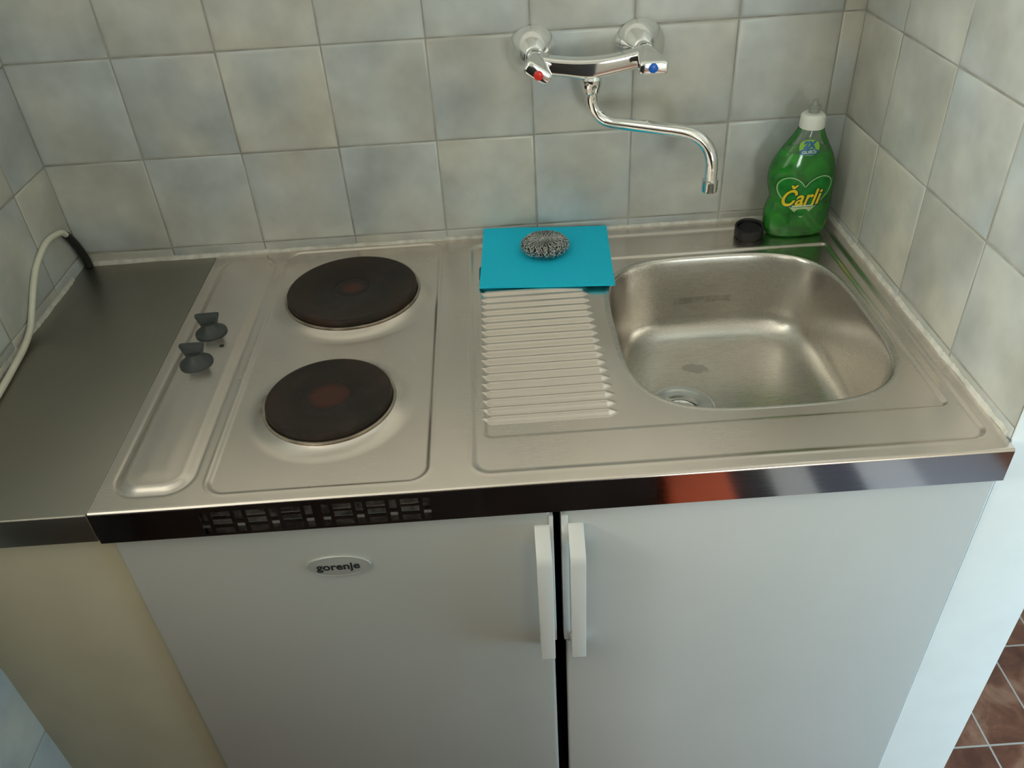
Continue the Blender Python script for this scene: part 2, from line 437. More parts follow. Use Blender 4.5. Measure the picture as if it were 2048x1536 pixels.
# ------------------------------------------------------------------ pressed steel worktop with sink and hob
X0, X1, YF = .0702, 1.0862, -.597
top = empty('kitchenette_worktop', ((X0+X1)/2, -.3, 0), 'brushed stainless steel worktop pressed with a sink, ribbed drainer and two hot plates', 'worktop')
def sdrr(X, Y, x0, x1, y0, y1, r):
    cx, cy, hx, hy = (x0+x1)/2, (y0+y1)/2, (x1-x0)/2-r, (y1-y0)/2-r
    qx, qy = np.abs(X-cx)-hx, np.abs(Y-cy)-hy
    return np.hypot(np.maximum(qx, 0), np.maximum(qy, 0))+np.minimum(np.maximum(qx, qy), 0)-r
BC, BA, BB, BN = (.8655, -.2957), .1752, .1892, 3.5       # bowl opening: centre, half axes, exponent
P1, P2 = (.3148, -.1665, .0985), (.3148, -.4315, .0800)   # hot plates x, y, radius
def height(X, Y):
    Z = np.zeros_like(X)
    d = sdrr(X, Y, .0872, .1735, -.5725, -.026, .030)
    Z += .0048*sstep(.0, -.0115, d)+.0008*sstep(-.0115, -.035, d)-.0006*np.exp(-((d-.0015)/.0022)**2)
    d = sdrr(X, Y, .1915, .4425, -.5795, -.009, .024)
    Z -= .0030*sstep(.0005, -.0045, d); Z += .0005*np.exp(-((d-.0015)/.002)**2)
    for (cx, cy, R) in (P1, P2):
        r = np.hypot(X-cx, Y-cy)
        Z += .0078*(1-np.clip((r-R-.0015)/.026, 0, 1))**2.2
    d = sdrr(X, Y, .4905, 1.0725, -.5765, -.026, .022)
    Z -= .0030*sstep(.0005, -.0075, d); Z += .0005*np.exp(-((d-.0012)/.002)**2)
    d = sdrr(X, Y, .5045, 1.0560, -.5130, -.0940, .010)
    Z -= .0034*sstep(.0005, -.0065, d)
    # drainer ribs with pointed ends
    for k in range(-2, 18):
        yc = -.1787-.01748*k
        e = np.minimum(X-.5035, .6680-X); tw = np.clip(e/.011, 0, 1)
        pk = yc+.0026*tw; tw = tw**.8
        f_ = np.clip((pk-Y)/(.0112*tw+1e-5), 0, 1); g_ = np.clip((Y-pk)/(.0054*tw+1e-5), 0, 1)
        Z += np.where(e > 0, .0040*tw*np.where(Y < pk, 1-f_*f_*(2.2-1.2*f_), 1-sstep(0, 1, g_)), 0)
    # a barely uneven sheet
    Z += .00018*np.sin(X*23+1)*np.sin(Y*19)+.00012*np.sin(X*9+Y*13)
    return Z
def sheet():
    xs = np.unique(np.concatenate([np.linspace(X0, X1, 690)])); ys = np.linspace(0-.0003, YF+.0035, 410)
    X, Y = np.meshgrid(xs, ys, indexing='ij'); Z = height(X, Y)
    fade = sstep(0, .006, X-X0)*sstep(0, .006, X1-X); Z = Z*fade
    # rounded nose down to the fascia
    ex = []
    for k in range(1, 7):
        a = PI/2*k/6; ex.append((YF+.0035-.0035*sin(a), -.0035*(1-cos(a))))
    Xe = np.repeat(xs[:, None], len(ex), 1); Ye = np.repeat(np.array([e[0] for e in ex])[None], len(xs), 0)
    Ze = np.repeat(np.array([e[1] for e in ex])[None], len(xs), 0)+Z[:, -1:]
    X = np.hstack([X, Xe]); Y = np.hstack([Y, Ye]); Z = np.hstack([Z, Ze])
    n, m = X.shape; idx = np.arange(n*m).reshape(n, m)
    q = np.stack([idx[:-1, :-1], idx[:-1, 1:], idx[1:, 1:], idx[1:, :-1]], -1).reshape(-1, 4)
    ins = (np.abs((X-BC[0])/(BA+.0015))**BN+np.abs((Y-BC[1])/(BB+.0015))**BN) < 1
    for (cx, cy, R) in (P1, P2): ins |= np.hypot(X-cx, Y-cy) < R-.012
    q = q[~ins.ravel()[q].any(1)]
    me = bpy.data.meshes.new('worktop_sheet')
    me.vertices.add(n*m); me.vertices.foreach_set('co', np.stack([X, Y, Z], -1).astype(np.float32).ravel())
    me.loops.add(q.size); me.loops.foreach_set('vertex_index', q.astype(np.int32).ravel())
    me.polygons.add(len(q)); me.polygons.foreach_set('loop_start', np.arange(0, q.size, 4, dtype=np.int32))
    me.polygons.foreach_set('loop_total', np.full(len(q), 4, dtype=np.int32))
    me.polygons.foreach_set('use_smooth', np.ones(len(q), dtype=bool))
    me.update(calc_edges=True); me.validate()
    bm = bmesh.new(); bm.from_mesh(me)
    bmesh.ops.delete(bm, geom=[v for v in bm.verts if not v.link_faces], context='VERTS')
    bm.to_mesh(me); bm.free()
    if me.polygons[0].normal.z < 0: me.flip_normals()
    me.materials.append(M['steel'])
    o = bpy.data.objects.new('worktop_sheet', me); C.objects.link(o); o.parent = top; return o
sheet()
# fascia with the two groups of vent openings
def fascia():
    groups = [(.1885, .1240), (.3228, .1200)]
    holes = []
    for g0, gw in groups:
        k = gw/.124; x = g0
        for c in range(7):
            w = (.0085 if c % 2 == 0 else .021)*k
            rows = [(-.0245, -.0100), (-.0430, -.0290)] if c % 2 == 0 else [(-.0180, -.0100), (-.0305, -.0215), (-.0430, -.0345)]
            for r in rows: holes.append((x, x+w, r[0], r[1]))
            x += w+.0045*k
    zb = -.0467
    xs = sorted({X0, X1, *[h[0] for h in holes], *[h[1] for h in holes]}); zs = sorted({zb, -.0035, *[h[2] for h in holes], *[h[3] for h in holes]})
    bm = bmesh.new(); vv = {}
    def g(x, z):
        if (x, z) not in vv: vv[(x, z)] = bm.verts.new((x, YF, z))
        return vv[(x, z)]
    fs = []
    for i in range(len(xs)-1):
        for j in range(len(zs)-1):
            cx, cz = (xs[i]+xs[i+1])/2, (zs[j]+zs[j+1])/2
            if any(h[0] < cx < h[1] and h[2] < cz < h[3] for h in holes): continue
            fs.append(bm.faces.new([g(xs[i], zs[j]), g(xs[i+1], zs[j]), g(xs[i+1], zs[j+1]), g(xs[i], zs[j+1])]))
    r = bmesh.ops.extrude_face_region(bm, geom=fs)
    for v in r['geom']:
        if isinstance(v, bmesh.types.BMVert): v.co.y += .0014
    bmesh.ops.recalc_face_normals(bm, faces=bm.faces)
    for x0, x1 in ((X0, X0+.001), (X1-.001, X1)): box_bm(bm, x0, x1, YF+.0014, -.004 if x0 > .5 else -.40, zb, -.0008)
    box_bm(bm, X0, X1, YF+.0014, YF+.012, zb, zb+.001)
    return bm_obj('front_fascia', bm, M['steel_fascia'], top, smooth=False)
fascia()
def dusty():
    t = NT('dusty metal behind the vents'); co = t.coord(); nz = t.noise(co, 70, 4, .6)
    t.set(Base_Color=t.ramp(nz, [(.35, (.03, .026, .022)), (.62, (.17, .145, .13))]), Roughness=.7); return t.m
box('vent_backing', .183, .449, -.579, -.577, -.046, -.006, dusty(), top)

def bowl():
    N = 220; zb = -.0066; d = -.140
    prof = [(.0065, zb+.0001), (.0050, zb+.0006), (.0022, zb+.0009), (.0006, zb+.0007), (-.0006, zb-.0001), (-.0016, zb-.0020), (-.0024, zb-.0050), (-.004, zb-.014), (-.0075, -.055), (-.0125, -.088)]
    cxr = .036
    for k in range(0, 11):
        a = PI/2*k/10*.96; prof.append((-.0140-cxr*(1-cos(a)), -.100-(abs(d)-.100)*sin(a)))
    rings = []
    for o, z in prof:
        nn = BN if o > -.01 else BN+.5*min(1, (-.01-o)/.03)
        rings.append([(BC[0]+x, BC[1]+y, z) for x, y in (se(2*PI*(j+.5)/N, BA+o, BB+o, nn) for j in range(N))])
    lo, lz = prof[-1]
    dc, dr = (.790, -.307), .047
    for k in range(1, 9):
        f = k/8; R = []
        for j in range(N):
            tt = 2*PI*(j+.5)/N; x, y = se(tt, BA+lo, BB+lo, BN+.5)
            x += BC[0]; y += BC[1]
            a = math.atan2(y-dc[1], x-dc[0]); cx, cy = dc[0]+dr*cos(a), dc[1]+dr*sin(a)
            R.append((x+(cx-x)*f, y+(cy-y)*f, lz+(d-.0015-lz)*min(1, f*1.6)-.0010*f))
        rings.append(R)
    bm = bmesh.new(); V, F = loft(rings, (False, False)); vs = [bm.verts.new(v) for v in V]
    for f in F: bm.faces.new([vs[i] for i in f])
    bmesh.ops.recalc_face_normals(bm, faces=bm.faces)
    bm.faces.ensure_lookup_table()
    if sum(f.normal.z for f in bm.faces if f.calc_center_median().z < -.139) < 0: bmesh.ops.reverse_faces(bm, faces=bm.faces)
    b = bm_obj('sink_bowl', bm, M['bowl'], top, angle=80)
    z = d-.0022
    dm = bmesh.new()
    add_loft(dm, lathe_rings([(.0500, -.001), (.0470, .0006), (.0440, .0006), (.0400, -.0012), (.0290, -.0028), (.0270, -.006), (.0255, -.011), (.004, -.012)], dc[0], dc[1], z, 64), (False, True))
    dr_ = bm_obj('drain', dm, M['chrome_soft'], b)
    sm = bmesh.new()
    add_loft(sm, lathe_rings([(.024, -.0105), (.0245, -.0085), (.021, -.0070), (.008, -.0060), (.0065, -.003), (.002, -.0025)], dc[0], dc[1], z, 48))
    for k in range(8):
        a = 2*PI*k/8; box_bm(sm, dc[0]+.0155*cos(a)-.0016, dc[0]+.0155*cos(a)+.0016, dc[1]+.0155*sin(a)-.0016, dc[1]+.0155*sin(a)+.0016, z-.0075, z-.0058)
    st = bm_obj('strainer', sm, M['chrome'], b)
    return b
bowl()
for k, (cx, cy, R) in enumerate((P1, P2)):
    m = plate_mat('cast iron hot plate '+('rear' if k == 0 else 'front'), cx, cy, R, .0145 if k == 0 else .024, .62 if k == 0 else .55)
    z0 = .0030
    hp = lathe('hot_plate', [(R-.0045, -.006), (R-.0022, 0), (R-.0016, .0030), (R-.0018, .0110), (R-.0026, .0126), (R-.0044, .0134), (R-.0075, .0134), (R-.0095, .0130), (.030, .0130), (.027, .0120), (.0265, .0116), (.012, .0116), (.001, .0116)],
               cx, cy, z0, m, top, 96, angle=30)
    tr = lathe('trim_ring', [(R-.002, .002), (R+.0030, .0030), (R+.0028, .0046), (R+.0008, .0054), (R-.001, .0050)], cx, cy, z0, plain('heat tinted steel ring', (.42, .37, .31), .3, 1, .35, 40), hp, 96, ends=(False, False))
for (cx, cy, ro) in ((.1225, -.2505, .05), (.1210, -.3255, .0)):
    z0 = .0050
    k = lathe('control_knob', [(.0215, 0), (.0222, .0010), (.0216, .0028), (.0170, .0058), (.0125, .0100), (.0100, .0145), (.0092, .0165), (.001, .0170)], cx, cy, z0, M['knob'], top, 48)
    rings = []
    for (h, w, t, oy) in ((.0060, .0110, .0060, .0), (.0130, .0118, .0052, .001), (.0200, .0145, .0048, .0015), (.0262, .0168, .0046, .002), (.0278, .0165, .0040, .002)):
        rr = []
        for j in range(32):
            x, y = se(2*PI*(j+.5)/32, w, t, 5); y += oy+.003
            rr.append((cx-.001+x*cos(ro)-y*sin(ro), cy+x*sin(ro)+y*cos(ro), z0+h))
        rings.append(rr)
    bm = bmesh.new(); add_loft(bm, rings); bm_obj('knob_grip', bm, M['knob'], k)
lathe('pilot_hole_disc', [(.0034, -.002), (.0034, .0004), (.0030, .0007), (.0005, .0007)], .1455, -.2870, .0052, M['gasket'], top, 24)  # raised black disc stands in for the dark inside the hole
settle(top)

# ------------------------------------------------------------------ separate worktop strip on the left
sw = empty('side_worktop', (-.04, -.3, -.02), 'dull plain steel worktop strip in the left corner beside the hob', 'worktop')
bm = bmesh.new(); box_bm(bm, XL+.0004, .0684, -.5965, -.0004, -.0445, -.0022, .0022, 3)
bm_obj('worktop_sheet', bm, M['steel_side'], sw); settle(sw)

# ------------------------------------------------------------------ refrigerator, cupboard, filler board
YD = -.584
fr = empty('refrigerator', (.324, -.3, -H), 'white built-under refrigerator with an oval maker badge on its door', 'refrigerator')
box('body', .0745, .566, -.535, -.01, -H, -.0480, M['enamel'], fr, .002)
def door_mesh(name, x0, x1, z0, z1, y0, y1, mat, parent, bev):
    bm = bmesh.new(); box_bm(bm, x0, x1, y0, y1, z0, z1, bev, 4); return bm_obj(name, bm, mat, parent, angle=60)
fd = door_mesh('door', .0735, .5755, -.852, -.0485, YD, YD+.040, M['enamel'], fr, .0055)
box('door_gasket', .086, .562, YD+.040, -.535, -.84, -.056, M['gasket'], fr)
def handle(side, parent):
    """bow handle at the door edge; side -1 on the left door, +1 on the right one"""
    x0, x1 = (.5562, .5742) if side < 0 else (.5955, .6135)
    out = [(YD, -.0790), (YD-.003, -.0800), (YD-.0270, -.1060), (YD-.0300, -.1125), (YD-.0305, -.1200), (YD-.0305, -.2960), (YD-.0280, -.3000), (YD-.002, -.3035), (YD, -.3035)]
    inn = [(YD, -.1060), (YD-.001, -.1070), (YD-.0175, -.1250), (YD-.0185, -.1280), (YD-.0190, -.1350), (YD-.0190, -.2680), (YD-.0160, -.2760), (YD-.001, -.2860), (YD, -.2865)]
    bm = bmesh.new(); n = len(out)
    def V(x, p): return bm.verts.new((x, p[0], p[1]))
    a = [V(x0, p) for p in out]; b = [V(x0, p) for p in inn]; c = [V(x1, p) for p in out]; d = [V(x1, p) for p in inn]
    for i in range(n-1):
        bm.faces.new([a[i], a[i+1], b[i+1], b[i]]); bm.faces.new([c[i], d[i], d[i+1], c[i+1]])
        bm.faces.new([a[i], c[i], c[i+1], a[i+1]]); bm.faces.new([b[i], b[i+1], d[i+1], d[i]])
    bm.faces.new([a[0], b[0], d[0], c[0]]); bm.faces.new([a[-1], c[-1], d[-1], b[-1]])
    bmesh.ops.recalc_face_normals(bm, faces=bm.faces)
    es = [e for e in bm.edges if len(e.link_faces) == 2 and e.calc_face_angle(0) > .5]
    bmesh.ops.bevel(bm, geom=es, offset=.0022, segments=3, affect='EDGES', profile=.5, clamp_overlap=True)
    # cheek plate running back along the edge of the door
    e0, e1 = (.5742, .5790) if side < 0 else (.5875, .5955)
    if side < 0: box_bm(bm, .5735, .5785, YD-.0015, YD+.022, -.298, -.066, .0012)
    else: box_bm(bm, .5880, .5958, YD-.0015, YD+.022, -.298, -.066, .0012)
    return bm_obj('door_handle', bm, M['white_plastic'], parent, angle=50)
handle(-1, fd)
# oval badge
bc = (.3210, -.1232); V, F = [], []
rings = []
for (a, b, y) in ((.0392, .0178, 0), (.0392, .0178, -.0022), (.0380, .0166, -.0032), (.0366, .0152, -.0026), (.0360, .0146, -.0026), (.030, .0120, -.0034), (.012, .005, -.0040), (.001, .0005, -.0041)):
    rings.append([(bc[0]+a*cos(2*PI*j/64), YD+y, bc[1]+b*sin(2*PI*j/64)) for j in range(64)])
bm = bmesh.new(); add_loft(bm, rings); bd = bm_obj('badge', bm, M['badge'], fd, angle=40)
V, F = text_mesh('gorenje', .0150, .00035, 0, .0003, 1.10)
xs_ = [v[0] for v in V]; cx_ = (min(xs_)+max(xs_))/2; ks = .0520/(max(xs_)-min(xs_))
mesh_obj('badge_lettering', [(bc[0]+(v[0]-cx_)*ks, YD-.0042+.0004*abs((v[0]-cx_)/.02)**2-v[2], bc[1]+v[1]*ks*1.02+.0008) for v in V], F, M['text_dark'], bd, smooth=False)
settle(fr)

cb = empty('sink_cupboard', (.84, -.3, -H), 'white sink cupboard with one plain door, right of the refrigerator', 'cupboard')
bm = bmesh.new()
for b in ((.5965, .612, -.56, -.01, -H, -.048), (1.0700, 1.0855, -.56, -.01, -H, -.048), (.612, 1.0700, -.56, -.01, -H+.06, -H+.076), (.612, 1.07, -.02, -.01, -H+.08, -.048)): box_bm(bm, *b)
bm_obj('carcass', bm, M['carcass'], cb, smooth=False)
cd = door_mesh('door', .5912, 1.0890, -.852, -.0485, YD, YD+.019, M['cabinet'], cb, .0025)
handle(1, cd)
box('plinth', .597, 1.0885, -.54, -.525, -H, -.86, M['carcass'], cb)
settle(cb)
bm = bmesh.new(); box_bm(bm, XL+.0006, .0725, -.5775, -.5595, -H, -.0455, .001)
fb = bm_obj('filler_board', bm, M['beige']); tag(fb, 'beige filler board closing the gap between left wall and refrigerator', 'board')

# ------------------------------------------------------------------ wall mixer tap
tp = empty('wall_mixer_tap', (.6845, -.0017, .292), 'chrome wall-mounted mixer tap with long swivel spout over the worktop', 'tap')
RX = (.6065, .7625)
for x in RX:
    lathe('wall_rose', [(.0362, .0016), (.0364, .0036), (.0350, .0058), (.0245, .0200), (.0158, .0310), (.0140, .0325), (.0125, .0322)], x, 0, .292, M['chrome'], tp, 64, 'y')
    lathe('union_nut', [(.0120, .028), (.0132, .030), (.0132, .042), (.0122, .044)], x, 0, .292, M['chrome'], tp, 32, 'y')
rings = []
NB = 44
for i in range(NB+1):
    t = i/NB; x = RX[0]-.0125+(RX[1]-RX[0]+.025)*t; b = sin(PI*t)
    e = min(1, math.sqrt(max(0, 1-(1-min(t, 1-t)/.07)**2)) if min(t, 1-t) < .07 else 1)
    e = max(e, .15)
    yc = -.0530-.0045*b; zc = .2925-.0112*b
    hh = (.0122-.0006*b)*e; hd = (.0120)*e; low = 1.08+.38*math.exp(-((t-.5)/.13)**2)
    ring = []
    for j in range(32):
        u, v = se(2*PI*(j+.5)/32, hd, hh, 6.0)
        if v < 0: v *= low
        ring.append((x, yc+u, zc+v))
    rings.append(ring)
bm = bmesh.new(); add_loft(bm, rings); bm_obj('mixer_body', bm, M['chrome'], tp, angle=60)
def tap_handle(cx, cz, fx, fz, ang, dotmat, off):
    rings = []
    ca, sa = cos(ang), sin(ang)
    secs = [(-.046, .0118, .0118, 2.0, 0), (-.056, .0128, .0126, 2.0, 0), (-.060, .0136, .0128, 2.3, 0), (-.070, .0150, .0122, 3, .2), (-.082, .0178, .0108, 4, .55), (-.094, .0200, .0096, 5.5, .9), (-.0985, .0200, .0092, 5.5, .97), (-.1003, .0190, .0082, 5, 1.0), (-.1008, .0170, .0065, 4.5, 1.0)]
    for (y, a, b, n, f) in secs:
        mx, mz = cx+(fx-cx)*f, cz+(fz-cz)*f; ring = []
        for j in range(48):
            u, v = se(2*PI*(j+.5)/48, a, b, n)
            ring.append((mx+u*ca-v*sa, y, mz+u*sa+v*ca))
        rings.append(ring)
    bm = bmesh.new(); add_loft(bm, rings); h = bm_obj('tap_handle', bm, M['chrome'], tp, angle=50)
    lathe('marker_dot', [(.0066, .1006), (.0066, .1014), (.0058, .1019), (.001, .1021)], fx+off[0], 0, fz+off[1], dotmat, h, 32, 'y')
tap_handle(RX[0], .292, .6075, .2880, -.62, M['red'], (.0006, -.0020))
tap_handle(RX[1], .292, .7665, .2847, -.03, M['blue'], (-.0012, .0008))
path = [(.6855, -.0600, .262), (.6860, -.0595, .245), (.6870, -.0585, .232), (.6920, -.0590, .2185), (.7010, -.0625, .2085), (.7120, -.0680, .2040), (.735, -.0820, .2035), (.775, -.1055, .2030), (.808, -.1250, .2022), (.826, -.1355, .1975), (.8375, -.1420, .1870), (.8437, -.1458, .1720), (.8452, -.1468, .158), (.8455, -.1470, .140)]
sp_ = tube('spout', catmull(path, 6), .0092, M['chrome'], tp, 28)
lathe('spout_nut', [(.0125, .016), (.0150, .013), (.0152, .004), (.0128, -.001), (.0118, -.006), (.0095, -.008)], .6855, -.0600, .252, M['chrome'], sp_, 32)
lathe('aerator', [(.0090, .020), (.0112, .0185), (.0115, .016), (.0112, .0145), (.0113, .004), (.0108, .001), (.0095, 0), (.0085, .0015)], .8455, -.1470, .1205, M['chrome_soft'], sp_, 32)
settle(tp)

# ------------------------------------------------------------------ washing-up liquid bottle
BY = -.0530; BZ = -.0028
prof = [(0.0000, .9800, 1.0500, .0150), (.0012, .9745, 1.0560, .0190), (.0040, .9700, 1.0605, .0222), (.0105, .9655, 1.0640, .0240), (.0260, .9635, 1.0655, .0250), (.0440, .9637, 1.0660, .0252), (.0560, .9668, 1.0658, .0250), (.0640, .9690, 1.0656, .0248), (.0720, .9672, 1.0656, .0248), (.0850, .9632, 1.0655, .0250), (.1000, .9622, 1.0648, .0250), (.1130, .9640, 1.0628, .0245), (.1260, .9690, 1.0585, .0232), (.1380, .9756, 1.0530, .0212), (.1500, .9838, 1.0463, .0188), (.1610, .9912, 1.0405, .0165), (.1690, .9960, 1.0375, .0150), (.1740, .9990, 1.0355, .0148)]
pz = np.array([p[0] for p in prof]); pl = np.array([p[1] for p in prof]); pr = np.array([p[2] for p in prof]); pd = np.array([p[3] for p in prof])
def smooth_interp(q, z):
    i = int(np.clip(np.searchsorted(pz, z)-1, 0, len(pz)-2)); t = (z-pz[i])/(pz[i+1]-pz[i]); t = float(np.clip(t, 0, 1))
    m0 = (q[i+1]-q[max(i-1, 0)])/(pz[i+1]-pz[max(i-1, 0)]); m1 = (q[min(i+2, len(q)-1)]-q[i])/(pz[min(i+2, len(q)-1)]-pz[i]); h = pz[i+1]-pz[i]
    return (2*t**3-3*t**2+1)*q[i]+(t**3-2*t**2+t)*h*m0+(-2*t**3+3*t**2)*q[i+1]+(t**3-t**2)*h*m1
def bring(z, ins=0, n=72):
    a, b, d = smooth_interp(pl, z), smooth_interp(pr, z), smooth_interp(pd, z)
    cx, hw = (a+b)/2, (b-a)/2-ins; ex = 2.5 if z < .14 else 2.5-.5*min(1, (z-.14)/.03)
    return [(cx+x, BY+y, BZ+z) for x, y in (se(2*PI*j/n, hw, d-ins, ex) for j in range(n))]
bt = empty('washing_up_liquid_bottle', (1.0145, BY, BZ), 'green washing-up liquid bottle with white cap standing in the back right corner', 'bottle')
zz = [0, .0006, .0012, .0025, .004, .007]+[.0105+.006*k for k in range(27)]+[.1735]
bm = bmesh.new(); add_loft(bm, [bring(z) for z in zz]); shell = bm_obj('bottle_shell', bm, M['film'], bt, angle=70)
zl = .1395
zz = [.0015, .0025, .004, .007]+[.0105+.006*k for k in range(22)]+[zl]
bm = bmesh.new(); add_loft(bm, [bring(z, .0011) for z in zz]); bm_obj('liquid', bm, M['liquid'], shell, angle=70)
def on_bottle(x, z, off):
    a, b, d = smooth_interp(pl, z), smooth_interp(pr, z), smooth_interp(pd, z)
    cx, hw = (a+b)/2, (b-a)/2; u = min(.999, abs(x-cx)/hw); y = BY-d*(1-u**2.5)**(1/2.5)
    return (x, y-off-.0009, BZ+z)
HP = catmull([(0, 0, .42), (.14, 0, .62), (.36, 0, .77), (.62, 0, .82), (.86, 0, .70), (.955, 0, .46), (.89, 0, .18), (.68, 0, -.13), (.36, 0, -.49), (0, 0, -.853)], 8)
def heart(t, sx, sz):
    t = t % (2*PI); m = 1 if t <= PI else -1; u = (t if t <= PI else 2*PI-t)/PI*(len(HP)-1)
    k = min(int(u), len(HP)-2); p = HP[k].lerp(HP[k+1], u-k); return m*p.x*sx, p.z*sz
def decal(name, inset, cx, cz, sx, sz, off, mat, parent, clip=None):
    """filled heart as a polar grid wrapped over the front of the bottle"""
    n, k = 144, 14; V, F = [], []
    for i in range(k+1):
        f = i/k
        for j in range(n):
            t = 2*PI*(j+.5)/n; px_, pz_ = heart(t, sx, sz); a0 = heart(t-.01, sx, sz); a1 = heart(t+.01, sx, sz)
            tx, tz = a1[0]-a0[0], a1[1]-a0[1]; L = math.hypot(tx, tz)+1e-9; px_ += tz/L*inset; pz_ -= tx/L*inset
            x, z = cx+px_*f, cz+pz_*f
            if clip is not None and z > clip: z = clip
            V.append(on_bottle(x, z, off))
    for i in range(k):
        for j in range(n): F.append((i*n+j, i*n+(j+1) % n, (i+1)*n+(j+1) % n, (i+1)*n+j))
    return mesh_obj(name, V, F, mat, parent, smooth=True)
hx, hz = 1.0128, .0718
lb = decal('heart_label', 0, hx, hz, .0440, .0405, .0005, M['lab_edge'], bt)
decal('label_field', .0014, hx, hz, .0440, .0405, .0008, M['lab_green'], lb)
decal('label_foot', .0014, hx, hz, .0440, .0405, .0011, M['lab_light'], lb, clip=.0560)
# leaf shape at the foot of the heart
V, F = [], []
for i in range(6):
    for j in range(40):
        t = 2*PI*j/40; f = i/5
        V.append(on_bottle(hx-.0005+.0110*cos(t)*f*(1-.45*max(0, -sin(t))), .0468+.0058*sin(t)*f*(1+.25*(abs(cos(t)))), .0014))
for i in range(5):
    for j in range(40): F.append((i*40+j, i*40+(j+1) % 40, (i+1)*40+(j+1) % 40, (i+1)*40+j))
mesh_obj('label_leaf', V, F, M['lab_green'], lb)
def letters(name, txt, size, width, hgt, cx, cz, off, mat, parent, bold=.0, shear=.0, rise=0):
    V, F = text_mesh(txt, size, bold, shear, .0)
    xs = [v[0] for v in V]; ys = [v[1] for v in V]; kx = width/(max(xs)-min(xs)); kz = hgt/(max(ys)-min(ys)); mx, my = (max(xs)+min(xs))/2, (max(ys)+min(ys))/2
    V = [on_bottle(cx+(v[0]-mx)*kx, cz+(v[1]-my)*kz+rise*(v[0]-mx)*kx, off) for v in V]
    return mesh_obj(name, V, F, mat, parent, smooth=False)
letters('label_lettering_shadow', 'Čarli', .02, .0630, .0365, hx-.0005, .0752, .0016, M['lab_navy'], lb, .0009, .28, .03)
letters('label_lettering', 'Čarli', .02, .0605, .0345, hx-.0020, .0762, .0024, M['lab_yellow'], lb, .0004, .28, .03)
bxv = []
V, F = [], []
for i in range(21):
    for z in (.0568, .0590): V.append(on_bottle(hx-.0165+.033*i/20, z+.0004*i/20, .0018))
for i in range(20): F.append((2*i, 2*i+2, 2*i+3, 2*i+1))
mesh_obj('label_line', V, F, M['lab_white'], lb)
# round sticker on the shoulder
def sticker(name, cx, cz, a, b, off, mat, parent, n=48):
    V, F = [], []
    for i in range(6):
        for j in range(n):
            x, z = se(2*PI*j/n, a*i/5, b*i/5, 2.4); V.append(on_bottle(cx+x, cz+z, off))
    for i in range(5):
        for j in range(n): F.append((i*n+j, i*n+(j+1) % n, (i+1)*n+(j+1) % n, (i+1)*n+j))
    return mesh_obj(name, V, F, mat, parent)
sk = sticker('strength_sticker', 1.0115, .1485, .0150, .0115, .0006, M['lab_lime'], bt)
letters('sticker_numeral', '2X', .02, .0200, .0110, 1.0120, .1530, .0014, M['lab_blue'], sk, .0014, .15)
sticker('sticker_band', 1.0110, .1425, .0145, .0045, .0010, M['lab_blue'], sk)
letters('sticker_lettering', 'GUŠĆI', .02, .0215, .0058, 1.0110, .1432, .0016, M['lab_white'], sk, .0006, .1)
kx_, ky_ = 1.0172, BY
cp = lathe('cap', [(.0150, 0), (.0182, .0008), (.0184, .003), (.0180, .0160), (.0176, .0185), (.0150, .0212), (.0090, .0222), (.0080, .0222)], kx_, ky_, BZ+.1725, M['cap_white'], bt, 48)
lathe('nozzle', [(.0078, -.001), (.0078, .0075), (.0084, .0080), (.0095, .0085), (.0092, .0100), (.0050, .0112), (.0042, .0150), (.0034, .0185), (.0015, .0198)], kx_, ky_, BZ+.1945, plain('frosted nozzle plastic', (.50, .54, .50), .3, 0, .05, 30, 0, Transmission_Weight=.55), cp, 32)
settle(bt)

# ------------------------------------------------------------------ black rubber stopper
sx_, sy_ = .9425, -.0545
st = lathe('sink_stopper', [(.0190, 0), (.0222, .0006), (.0232, .003), (.0226, .0125), (.0232, .0150), (.0226, .0166), (.0205, .0168), (.0190, .0155), (.0185, .0105), (.0150, .0092), (.001, .0090)], 0, 0, 0, M['rubber'], None, 56)
st.location = (sx_, sy_, -.0012); st.rotation_euler = (math.radians(6), math.radians(-3), 0)
tag(st, 'black round rubber sink stopper lying left of the green bottle', 'stopper')

# ------------------------------------------------------------------ blue sponge cloth and steel scourer
def cloth_mat():
    t = NT('cyan sponge cloth'); co = t.coord(); nz = t.noise(co, 340, 3, .6); n2 = t.noise(co, 12, 2)
    vo = t.n('ShaderNodeTexVoronoi'); vo.inputs['Scale'].default_value = 520; t.l(co, vo.inputs['Vector'])
    c = t.mix(t.rng(nz, .35, .7, 0, .5), (.006, .62, .90), (.004, .58, .86)); c = t.mix(t.rng(n2, .4, .7, 0, .25), c, (.010, .68, .90))
    t.set(Base_Color=c, Roughness=.85, Normal=t.bump(t.math('ADD', nz, vo.outputs['Distance']), .35, .0008)); return t.m
cn = [Vector((.5046, -.1680, .0020)), Vector((.7066, -.1870, .0020)), Vector((.7180, -.0075, .0085)), Vector((.5148, -.0062, .0180))]
def cloth_pt(u, v):
    a = cn[0].lerp(cn[1], u); b = cn[3].lerp(cn[2], u); p = a.lerp(b, v)
    p = p+Vector((0, 0, -.0022*sin(PI*v)*(1-u*.5)+.0003*sin(u*9+v*5)))
    return p
nu, nv, th = 48, 40, .0036; V, F = [], []
for lay in (0, 1):
    for i in range(nu+1):
        for j in range(nv+1):
            p = cloth_pt(i/nu, j/nv); V.append((p.x, p.y, p.z-(th if lay == 0 else 0)))
L1 = (nu+1)*(nv+1)
def ix(l, i, j): return l*L1+i*(nv+1)+j
